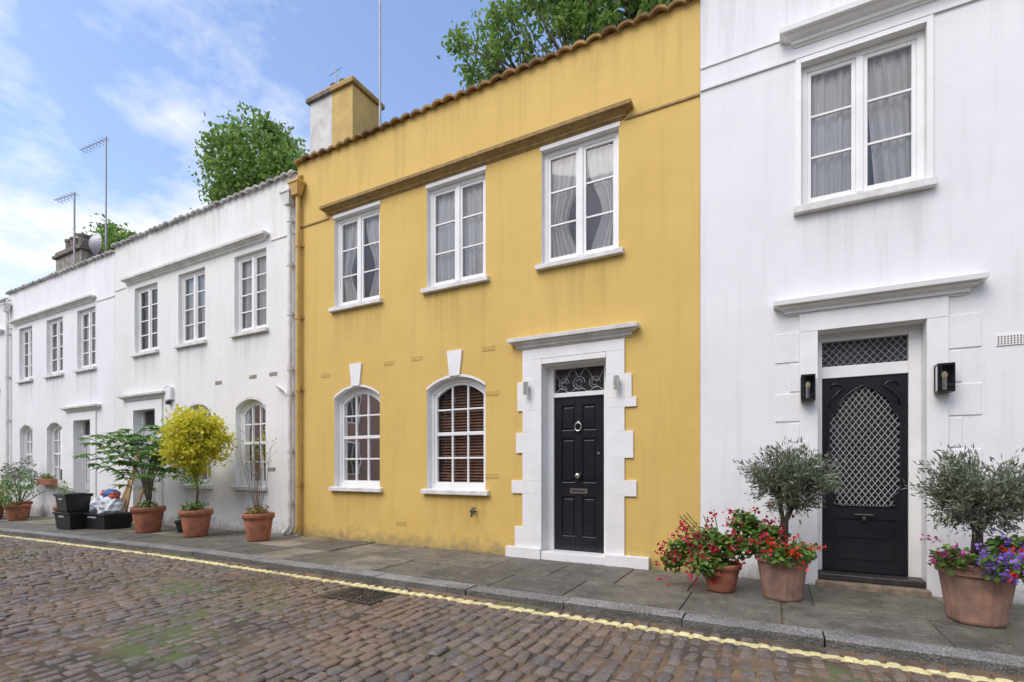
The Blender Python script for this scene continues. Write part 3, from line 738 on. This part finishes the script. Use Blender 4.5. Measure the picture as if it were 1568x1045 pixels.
for ri,(ins,dz) in enumerate(((0,-.03),(.002,-.013),(.009,-.0035),(.028,.0))):
    for ci,(sx,sy) in enumerate(((-1,-1),(1,-1),(1,1),(-1,1))):
        lx=sx*(S_[:,0]/2-ins)+rng.normal(size=n)*.004; ly=sy*(S_[:,1]/2-ins)+rng.normal(size=n)*.005
        V[:,ri*4+ci,0]=C_[:,0]+lx*np.cos(ang)-ly*np.sin(ang)
        V[:,ri*4+ci,1]=C_[:,1]+lx*np.sin(ang)+ly*np.cos(ang)
        V[:,ri*4+ci,2]=zt+dz+lx*tx+ly*ty
base=[(12,13,14,15)]
for r in range(3):
    for c in range(4): base.append((r*4+c,r*4+(c+1)%4,(r+1)*4+(c+1)%4,(r+1)*4+c))
F=(np.array(base)[None]+16*np.arange(n)[:,None,None]).reshape(-1,4)
me=bpy.data.meshes.new('cobbled_road'); me.from_pydata(V.reshape(-1,3).tolist(),[],F.tolist()); me.materials.append(M['sett'])
me.polygons.foreach_set('use_smooth',[True]*len(F)); me.update(); o=bpy.data.objects.new('cobbled_road',me); scene.collection.objects.link(o)
q=MB(); strip(q,-1.72,.35,-.012,'joint',xs)
def slab(mb,x0,x1,y0,y1,k,z=0,t=.04,gap=.006,j=.003):
    dz=random.uniform(-j,j); vs=[]; sx=random.uniform(-.003,.003)
    x0+=gap;x1-=gap;y0+=gap;y1-=gap
    cs=[(random.uniform(-.004,.004),random.uniform(-.003,.003)) for _ in range(4)]
    for zz in (-t,-.004,0):
        i=.004 if zz==0 else 0
        for ci,(a,b) in enumerate(((x0+i,y0+i),(x1-i,y0+i),(x1-i,y1-i),(x0+i,y1-i))): vs.append((a+cs[ci][0],b+cs[ci][1],g(a)+z+zz+dz+(sx if ci in (1,2) else -sx)))
    mb.add(vs,[(8,9,10,11),(0,1,5,4),(1,2,6,5),(2,3,7,6),(3,0,4,7),(4,5,9,8),(5,6,10,9),(6,7,11,10),(7,4,8,11)],k)
for (ya,yb) in ((-1.70,-.95),(-.95,-.02)):
    x=-44+random.random()*.5
    while x<11:
        L=random.uniform(.55,1.15); slab(q,x,x+L,ya,yb,'slab'); x+=L
q.obj('pavement')
q=MB(); x=-44.2
while x<11:
    L=random.uniform(.9,1.35); slab(q,x,x+L,-1.935,-1.705,'kerb',z=.004,t=.14,gap=.005,j=.006); x+=L
q.obj('kerb',bevel=.014)
q=MB(); strip(q,-11.5,-9.6,-.0,'slab',xs); 
for a,b in zip(xs[:-1],xs[1:]): q.quad((a,-9.6,g(a)-.12),(b,-9.6,g(b)-.12),(b,-9.6,g(b)),(a,-9.6,g(a)),'kerb')
q.obj('pavement')
q=MB(); gx,gy=-3.72,-2.44
q.box(gx-.32,gx+.32,gy-.22,gy+.22,-.12+RZ,-.092+RZ,'bplastic')
for a,b,c_,d_ in ((-.32,-.28,-.22,.22),(.28,.32,-.22,.22),(-.28,.28,.18,.22),(-.28,.28,-.22,-.18)): q.box(gx+a,gx+b,gy+c_,gy+d_,-.092+RZ,-.078+RZ,'dkmetal')
for i in range(9): xx=gx-.25+i*.0625; q.box(xx-.014,xx+.014,gy-.18,gy+.18,-.092+RZ,-.080+RZ,'dkmetal')
q.obj('drain_grate')
def hgt(x): return np.where(x<-8,.015*(x+8),0)
q=MB(); n=90000
P=np.stack([rng.uniform(-18,3,n),-1.95-rng.gamma(2.0,.9,n),np.zeros(n)],1)
f=np.sin(P[:,0]*1.3+P[:,1]*2.1)+np.sin(P[:,0]*.55-P[:,1]*1.4+1)+np.sin(P[:,0]*3.1+P[:,1]*.6)*.6
P=P[(f+rng.normal(size=n)*.8>.8)&(P[:,1]>-6)]
P[:,2]=-.079+RZ+hgt(P[:,0])+rng.uniform(-.010,.002,len(P))
leaves(q,P,.019,.55,'litter',up=4,axis=np.column_stack([rng.normal(size=len(P)),rng.normal(size=len(P)),rng.normal(size=len(P))*.05]))
n=1500; P=np.stack([rng.uniform(-16,3,n),rng.uniform(-1.7,-.02,n),np.full(n,.006)],1); P[:,1]=np.where(rng.random(n)<.5,-.03-rng.gamma(1,.05,n),P[:,1]); P[:,2]+=hgt(P[:,0])
leaves(q,P,.022,.55,'litter',up=4,axis=np.column_stack([rng.normal(size=n),rng.normal(size=n),np.zeros(n)]))
q.obj('fallen_leaves')
q=MB(); n=60000; P=np.stack([rng.uniform(-12,3,n),-2.3-rng.uniform(0,4,n),np.zeros(n)],1)
f=np.sin(P[:,0]*.9+P[:,1]*1.1+2)+np.sin(P[:,0]*.4-P[:,1]*1.7)+rng.normal(size=n)*.6
f+=.8*np.exp(-((P[:,0]+7.6)/1.6)**2-((P[:,1]+3.2)/.7)**2)+.8*np.exp(-((P[:,0]+.6)/1.0)**2-((P[:,1]+2.9)/.5)**2)
m=(f>1.6); P=P[m]
wx=.035*np.sin(P[:,1]*1.7+P[:,0]*.6)+.02*np.sin(P[:,1]*3.9+1)
P[:,0]=np.round((P[:,0]-wx+44-RW/2)/RW)*RW-44+RW/2+wx+rng.normal(size=len(P))*.007
P[:,2]=-.094+RZ+hgt(P[:,0])
leaves(q,P,.022,.4,'weed',up=.3,axis=np.column_stack([np.zeros(len(P)),np.zeros(len(P)),np.full(len(P),.8)]))
n=1400; P=np.stack([rng.uniform(-16,3,n),-.025-abs(rng.normal(size=n))*.012,np.zeros(n)],1); P=P[np.sin(P[:,0]*2.7)+np.sin(P[:,0]*6.1)+rng.normal(size=n)*.4>.6]; P[:,2]=-.005+hgt(P[:,0])
leaves(q,P,.035,.35,'weed',up=.3,axis=np.column_stack([np.zeros(len(P)),np.zeros(len(P)),np.full(len(P),.8)]))
q.obj('weeds')
# ================================================================== TREES
def clumped(center,rad,nc,per,cr,flat=.8,surface=.45):
    pts=[];cs=[]
    while len(cs)<nc:
        p=rng.uniform(-1,1,3); r=np.linalg.norm(p)
        if r>1 or r<surface*rng.random(): continue
        cs.append(np.array(center)+p*np.array(rad))
    for c in cs:
        k=int(per*rng.uniform(.5,1.4)); s=cr*rng.uniform(.6,1.3)
        pts.append(c+rng.normal(size=(k,3))*np.array([s,s,s*flat])*.55)
    return np.concatenate(pts),cs
def tree(name,base,crowns,trunk_r,L,mat='leaf'):
    T=empty(name); lm=MB(); bm=MB(); top=Vector(crowns[0][0])
    b=Vector(base); mid=b.lerp(top,.55)+Vector((.2,.1,0))
    bm.tube([b,b.lerp(mid,.5),mid,top],[trunk_r,trunk_r*.8,trunk_r*.6,trunk_r*.15],'bark',10)
    for (c,r,nc,per,cr) in crowns:
        P,cs=clumped(c,r,nc,per,cr); leaves(lm,P,L,.62,mat,up=.5)
        for q_ in cs[::2]:
            e=Vector(q_); s=mid.lerp(Vector(c),random.uniform(.2,.8)); m2=s.lerp(e,.5)+Vector((random.uniform(-.2,.2),random.uniform(-.2,.2),random.uniform(-.1,.25)))
            bm.tube([s,m2,e],[trunk_r*.2,trunk_r*.1,.010],'bark',5)
    bm.obj('trunk_and_limbs',T,smooth=True); lm.obj('crown',T)
tree('plane_tree',(-16.6,5.6,-.2),[((-16.7,5.4,12.0),(1.9,1.5,1.75),85,95,.44),((-14.9,5.3,11.1),(1.0,1.0,.9),26,90,.40),((-18.2,5.6,11.0),(1.0,1,1.1),24,85,.40),((-16.6,5.4,10.3),(1.9,1,.8),40,80,.42)],.24,.175)
tree('plane_tree',(-3.6,7.6,-.2),[((-3.4,7.2,15.0),(3.0,2.0,2.2),105,85,.5),((-5.8,6.6,13.9),(1.3,1,1.3),32,75,.4),((-7.6,6.6,13.9),(1.0,1,1.2),26,70,.36),((-2.2,6.6,13.0),(1.5,1,.8),28,75,.4),((-4.2,6.6,12.9),(1.3,1,.6),20,70,.35)],.30,.17)
tree('plane_tree',(-33,11,-.5),[((-31.0,9,11.0),(1.6,1.6,.7),30,90,.55),((-34.0,10,10.2),(1.6,1.6,.9),24,90,.55)],.3,.24)
tree('plane_tree',(-26,5,-.5),[((-25.0,4.6,10.2),(1.7,1.3,1.0),36,90,.5)],.25,.22)
# ================================================================== POTTED PLANTS
def pot(mb,c,r,h,k='terra',flute=0):
    mb.lathe(c,[(r*.66,0),(r*.70,.02),(r*.90,h*.80),(r*.90,h*.82)],k,40 if flute else 30,flute)
    mb.lathe((c[0],c[1],c[2]),[(r*.92,h*.80),(r*1.0,h*.815),(r*1.02,h*.98),(r*1.0,h),(r*.92,h),(r*.90,h*.9)],k,40 if flute else 30,0,cap=False)
    mb.lathe(c,[(r*.905,h*.90),(.001,h*.93)],'soil',30,0,cap=False)
def flowers(mb,P,k,r=.035,petals=9,L=.03):
    for p in P:
        Q=np.array(p)+rng.normal(size=(petals,3))*r*.5
        leaves(mb,Q,L,.95,k,up=.2)
def spray(mb,c,rad,n,L,k,W=.9,up=.6):
    p=rng.normal(size=(n*3,3)); p/=np.linalg.norm(p,axis=1)[:,None]; p*=rng.uniform(.35,1,(n*3,1))
    p=p[:n]; leaves(mb,np.array(c)+p*np.array(rad),L,W,k,up=up); return np.array(c)+p*np.array(rad)
def olive(x,y,r,h,cz,cr,name,fl,lean=0):
    T=empty(name); pm=MB(); pot(pm,(x,y,.005),r,h,'terra2',.014); pm.obj('pot',T,smooth=False)
    b=MB(); l=MB()
    for i in range(4):
        a=i*1.6+random.random(); sx=math.cos(a);sy=math.sin(a)
        b.tube([(x+sx*.03,y+sy*.03,h*.9),(x+sx*.02+lean*.4,y,(h+cz)/2-.05),(x+lean+sx*.12,y+sy*.12,cz-.1),(x+lean+sx*.22,y+sy*.2,cz+.05)],[.020,.016,.012,.006],'bark',7)
    for i in range(95):
        p=rng.normal(size=3); p/=np.linalg.norm(p); p*=rng.uniform(.6,1.08); e=(x+lean+p[0]*cr*1.04,y+p[1]*cr,cz+p[2]*cr*.82)
        s=(x+lean+p[0]*cr*.2,y+p[1]*cr*.2,cz-.12)
        b.tube([s,((s[0]+e[0])/2,(s[1]+e[1])/2,(s[2]+e[2])/2+.03),e],[.006,.004,.002],'bark',4)
        t=rng.uniform(.4,1.08,75)[:,None]; Q=np.array(s)*(1-t)+np.array(e)*t+rng.normal(size=(75,3))*.035
        ax=np.tile(p+np.array([0,0,.4]),(75,1)); leaves(l,Q,.055,.27,'leafo',up=.2,axis=ax*.6)
    b.obj('stems',T,smooth=True); l.obj('foliage',T)
    f=MB()
    for (cx,cy,cz_,rr,mat,nf) in fl:
        spray(f,(cx,cy,cz_),(rr,rr,rr*.6),int(300*rr/.15),.05,'leafgr',.95)
        P=np.array((cx,cy,cz_))+rng.normal(size=(nf,3))*np.array([rr,rr,rr*.6])*.7+np.array([0,-.05,.03])
        flowers(f,P,mat)
    f.obj('bedding_flowers',T)
olive(.04,-.80,.235,.44,1.15,.36,'potted_olive_tree',[(-.12,-.92,.52,.16,'redfl',14),(.18,-.98,.48,.15,'redfl2',16),(.02,-1.0,.42,.14,'leafgr',1),(-.05,-.75,.60,.15,'redfl',6)],.05)
olive(1.42,-.88,.26,.48,1.07,.37,'potted_olive_tree',[(1.25,-1.05,.52,.15,'pinkfl',14),(1.50,-1.12,.50,.17,'purfl',24),(1.72,-1.05,.50,.17,'redfl2',26),(1.9,-.95,.58,.15,'redfl2',14),(1.6,-.9,.62,.15,'purfl',8)],.02)
T=empty('potted_geranium'); p=MB(); pot(p,(-.50,-.76,.005),.19,.28); p.obj('pot',T,smooth=True)
f=MB(); b=MB()
for c,rr,nf in (((-.62,-.78,.46),.22,24),((-.85,-.80,.40),.19,20),((-.40,-.80,.46),.20,16),((-.20,-.84,.55),.20,14),((-.28,-.80,.70),.15,8),((-.62,-.95,.30),.16,8),((-.95,-.85,.28),.12,8)):
    spray(f,c,(rr,rr*.8,rr*.8),int(420*rr/.2),.055,'leafgr',.95)
    P=np.array(c)+rng.normal(size=(nf,3))*np.array([rr,rr*.8,rr*.8])*.75; P[:,1]-=.05; flowers(f,P,'redfl',.04,10,.032)
for i in range(16):
    e=(-.5+rng.normal()*.3,-.78+rng.normal()*.1,.5+rng.uniform(0,.3)); b.tube([(-.5,-.76,.26),((-.5+e[0])/2,e[1],e[2]*.75),e],.006,'leafgr',5)
f.obj('foliage_and_flowers',T); b.obj('stems',T)
T=empty('potted_shrub'); x0,y0=-7.78,-.74; p=MB(); pot(p,(x0,y0,.005),.25,.46); p.obj('pot',T,smooth=True)
b=MB();f=MB()
for i in range(14):
    a=rng.uniform(0,6.28); r=rng.uniform(.1,.38); h=rng.uniform(.8,1.75); h=h if r<.3 else h*.75
    e=Vector((x0+r*math.cos(a),y0+r*math.sin(a)*.7,h+.3)); s=Vector((x0,y0,.4)); m=s.lerp(e,.5)+Vector((.06*math.cos(a),0,-.04))
    b.tube([s,m,e],[.007,.004,.002],'twig',5)
    for t in np.linspace(.4,.95,5):
        q0=m.lerp(e,t); e2=q0+Vector((rng.normal()*.1,rng.normal()*.08,.12+rng.random()*.1)); b.tube([q0,e2],[.0025,.0015],'twig',4)
        leaves(f,np.array(e2)+rng.normal(size=(2,3))*.02,.035,.5,'litter',up=.3)
spray(f,(x0,y0,.50),(.24,.2,.10),260,.045,'litter',.5); spray(f,(x0,y0,.50),(.2,.2,.09),120,.05,'leafgr',.7)
b.obj('stems',T); f.obj('foliage',T)
T=empty('potted_golden_tree'); x0,y0=-9.38,-.86; z0=g(x0); p=MB(); pot(p,(x0,y0,z0+.005),.27,.48); p.obj('pot',T,smooth=True)
b=MB();f=MB()
b.tube([(x0,y0,.4),(x0+.05,y0,.8),(x0-.02,y0,1.3),(x0+.02,y0,1.9)],[.022,.018,.014,.008],'bark',8)
for i in range(110):
    p=rng.normal(size=3);p/=np.linalg.norm(p);p*=rng.uniform(.45,1.0); e=Vector((x0+.02+p[0]*.58,y0+p[1]*.48,1.76+p[2]*.62)); s=Vector((x0,y0,max(.9,e.z-.45)))
    b.tube([s,s.lerp(e,.6)+Vector((0,0,.05)),e],[.006,.003,.002],'leafy',4)
    Q=np.array(e)+rng.normal(size=(50,3))*np.array([.10,.09,.05]); leaves(f,Q,.085,.6,'leafy',up=1.2)
for c in ((x0-.25,y0,1.05),(x0+.2,y0-.1,.95),(x0-.05,y0-.1,1.15)): spray(f,c,(.22,.2,.12),100,.06,'leafg',.5)
spray(f,(x0,y0,.55),(.22,.2,.08),140,.06,'leafgr',.6); spray(f,(x0-.2,y0,.45),(.15,.15,.12),90,.07,'leafgr',.5)
b.obj('stems',T,smooth=True); f.obj('foliage',T)
T=empty('potted_fig_tree'); x0,y0=-11.0,-.86; z0=g(x0); p=MB(); pot(p,(x0,y0,z0+.005),.29,.50); p.obj('pot',T,smooth=True)
b=MB();f=MB(); tops=[]
for i in range(8):
    a=i*.9; e=Vector((x0+(i-3.9)*.25+rng.normal()*.05,y0+.14*math.sin(a*2),1.46+rng.uniform(-.2,.45))); b.tube([(x0+.04*math.cos(a),y0+.04*math.sin(a),.4),(x0+(i-4)*.06,y0,1.0),e],[.018,.013,.007],'bark',7); tops.append(e)
tops.append(Vector((x0-1.35,y0-.1,1.70)))
b.tube([(x0,y0,.8),(x0-.6,y0,1.35),(x0-1.35,y0-.1,1.70)],[.012,.01,.006],'bark',6)
for i in range(135):
    s=random.choice(tops)-Vector((0,0,random.uniform(-.05,.6))); a=rng.uniform(0,6.28)
    rr=rng.uniform(.15,.62); e=s+Vector((rr*math.cos(a)*1.15,rr*math.sin(a)*.7,rng.uniform(.05,.34)))
    b.tube([s,s.lerp(e,.6)+Vector((0,0,.06)),e],[.006,.004,.003],'leafg',4)
    n=9; th=np.linspace(-2.3,2.3,n)+a; ax=np.stack([np.cos(th),np.sin(th),np.full(n,-.35)],1)
    ax/=np.linalg.norm(ax,axis=1)[:,None]
    leaves(f,np.tile(np.array(e),(n,1)),.21,.36,'leafg',up=1.5,axis=ax*3)
spray(f,(x0,y0,.5),(.24,.2,.09),120,.06,'leafgr',.6)
b.obj('stems',T,smooth=True); f.obj('foliage',T)
def smallplant(name,x,y,r,h,cr,cz,mat,n,L=.07,k='terra'):
    T=empty(name); z0=g(x); p=MB(); pot(p,(x,y,z0+.005),r,h,k); p.obj('pot',T,smooth=True)
    f=MB()
    for i in range(9):
        c=np.array((x,y,cz+z0))+rng.normal(size=3)*np.array([cr,cr,cr])*.45; spray(f,c,(cr*.5,cr*.5,cr*.45),n//9,L,mat,.5)
    b=MB()
    for i in range(8): b.tube([(x,y,z0+h*.9),(x+rng.normal()*cr*.5,y+rng.normal()*cr*.5,z0+cz)],[.012,.004],'bark',5)
    f.obj('foliage',T); b.obj('stems',T)
smallplant('potted_shrub',-15.2,-.6,.24,.4,.35,.62,'leafgr',500)
smallplant('potted_shrub',-17.4,-.8,.26,.4,.5,.75,'leafg',900)
smallplant('potted_shrub',-18.6,-.9,.24,.4,.45,.6,'litter',600)
smallplant('potted_shrub',-18.3,-.45,.24,.45,.45,1.25,'leafo',900)
smallplant('potted_shrub',-19.6,-.7,.3,.4,.5,.6,'leafgr',900)
smallplant('potted_shrub',-10.35,-.55,.15,.22,.14,.3,'leafg',160,.05,'bplastic')
T=empty('window_box'); q=MB(); q.box(-17.95,-17.1,-.24,-.08,.76,.92,'terra'); q.obj('trough',T,bevel=.01); q=MB(); spray(q,(-17.5,-.16,.97),(.4,.1,.10),260,.05,'leafgr',.7); q.obj('foliage',T)
def crate(mb,x,y,z,hx,hy,hz,rot=0,lid=False):
    mb.obox((x,y,z+hz),hx,hy,hz,'bplastic',(0,0,rot),.86)
    mb.obox((x,y,z+2*hz-.02),hx+.02,hy+.02,.02,'bplastic',(0,0,rot))
    if lid: mb.obox((x,y,z+2*hz+.012),hx+.03,hy+.03,.012,'bplastic',(0,0,rot)); mb.obox((x,y,z+2*hz+.03),hx*.7,hy*.7,.008,'bplastic',(0,0,rot))
    mb.obox((x,y-hy*.93-.01,z+hz*1.5),hx*.35,.012,.02,'mast',(0,0,rot))
zz=g(-13.1)+.004
q=MB(); crate(q,-13.35,-1.15,zz,.29,.22,.18,.1); crate(q,-13.38,-1.15,zz+.365,.29,.22,.18,-.05,True); q.obj('recycling_box',bevel=.012)
T=empty('recycling_crate'); q=MB(); crate(q,-12.75,-.80,zz,.46,.28,.17,.05); q.obj('crate',T,bevel=.012)
q=MB(); q.blob((-12.98,-.80,zz+.46),(.24,.2,.21),'bagw',.4,1); q.blob((-12.56,-.82,zz+.47),(.24,.2,.22),'bagw',.45,4); q.blob((-12.80,-.7,zz+.70),(.17,.14,.13),'bagb',.45,8); q.blob((-12.50,-.78,zz+.70),(.11,.09,.09),'bagr',.3,12); q.blob((-13.08,-.68,zz+.72),(.13,.1,.10),'bagr',.4,15); q.obj('rubbish_bags',T)
q=MB()
for i,(x,h,l) in enumerate(((-13.35,1.75,.45),(-13.1,1.65,.05),(-12.85,1.75,-.28),(-12.6,1.3,.04))):
    q.add([(x,-.50,zz),(x+.09,-.50,zz),(x+l+.09,-.07,zz+h),(x+l,-.07,zz+h),(x,-.47,zz),(x+.09,-.47,zz),(x+l+.09,-.04,zz+h),(x+l,-.04,zz+h)],[(0,1,2,3),(7,6,5,4),(1,5,6,2),(0,3,7,4),(3,2,6,7)],'wood')
q.obj('timber_planks')
# ================================================================== CAMERA, LIGHT, WORLD
cam=bpy.data.cameras.new('camera'); co=bpy.data.objects.new('camera',cam); scene.collection.objects.link(co)
co.location=(0,-6.2,1.25); co.rotation_euler=(math.radians(90),0,math.radians(28))
cam.lens=17.54; cam.sensor_width=36; cam.shift_y=.1228; cam.clip_end=1500; cam.clip_start=.05
scene.camera=co
el,rot=math.radians(50),math.radians(200)
sd=Vector((math.sin(rot)*math.cos(el),math.cos(rot)*math.cos(el),math.sin(el)))
L=bpy.data.lights.new('sun','SUN'); L.energy=1.5; L.angle=math.radians(40); L.color=(1,.95,.86)
lo=bpy.data.objects.new('sun',L); scene.collection.objects.link(lo); lo.rotation_euler=sd.to_track_quat('Z','Y').to_euler()
W=bpy.data.worlds.new('World'); scene.world=W; W.use_nodes=True; nt=W.node_tree
bg=nt.nodes['Background']; out=nt.nodes['World Output']
sky=N(nt,'ShaderNodeTexSky'); sky.sky_type='NISHITA'; sky.sun_disc=False; sky.sun_elevation=el; sky.sun_rotation=rot; sky.air_density=1.0; sky.dust_density=1.6
nt.links.new(mix(nt,1.0,sky.outputs[0],(2.0,1.95,2.05),'MULTIPLY'),bg.inputs[0]); bg.inputs[1].default_value=.15
tc=N(nt,'ShaderNodeTexCoord'); sp=N(nt,'ShaderNodeSeparateXYZ'); nt.links.new(tc.outputs['Generated'],sp.inputs[0])
z=math_(nt,'ADD',math_(nt,'MAXIMUM',sp.outputs[2],0.0),.20)
cb=N(nt,'ShaderNodeCombineXYZ'); nt.links.new(math_(nt,'DIVIDE',sp.outputs[0],z),cb.inputs[0]); nt.links.new(math_(nt,'DIVIDE',sp.outputs[1],z),cb.inputs[1])
nz=noise(nt,1.9,6,.6,vec=cb.outputs[0])
hz=mrange(nt,sp.outputs[2],.12,.62,.20,-.01)
cf=mrange(nt,math_(nt,'ADD',nz,hz),.49,.67,0,.97)
bg2=N(nt,'ShaderNodeBackground'); nt.links.new(mix(nt,mrange(nt,nz,.45,.65),(.86,.91,1),(1,1,1)),bg2.inputs[0]); bg2.inputs[1].default_value=1.12
ms=N(nt,'ShaderNodeMixShader'); nt.links.new(cf,ms.inputs[0]); nt.links.new(bg.outputs[0],ms.inputs[1]); nt.links.new(bg2.outputs[0],ms.inputs[2]); nt.links.new(ms.outputs[0],out.inputs[0])
scene.view_settings.view_transform='Standard'; scene.view_settings.look='None'; scene.view_settings.exposure=0
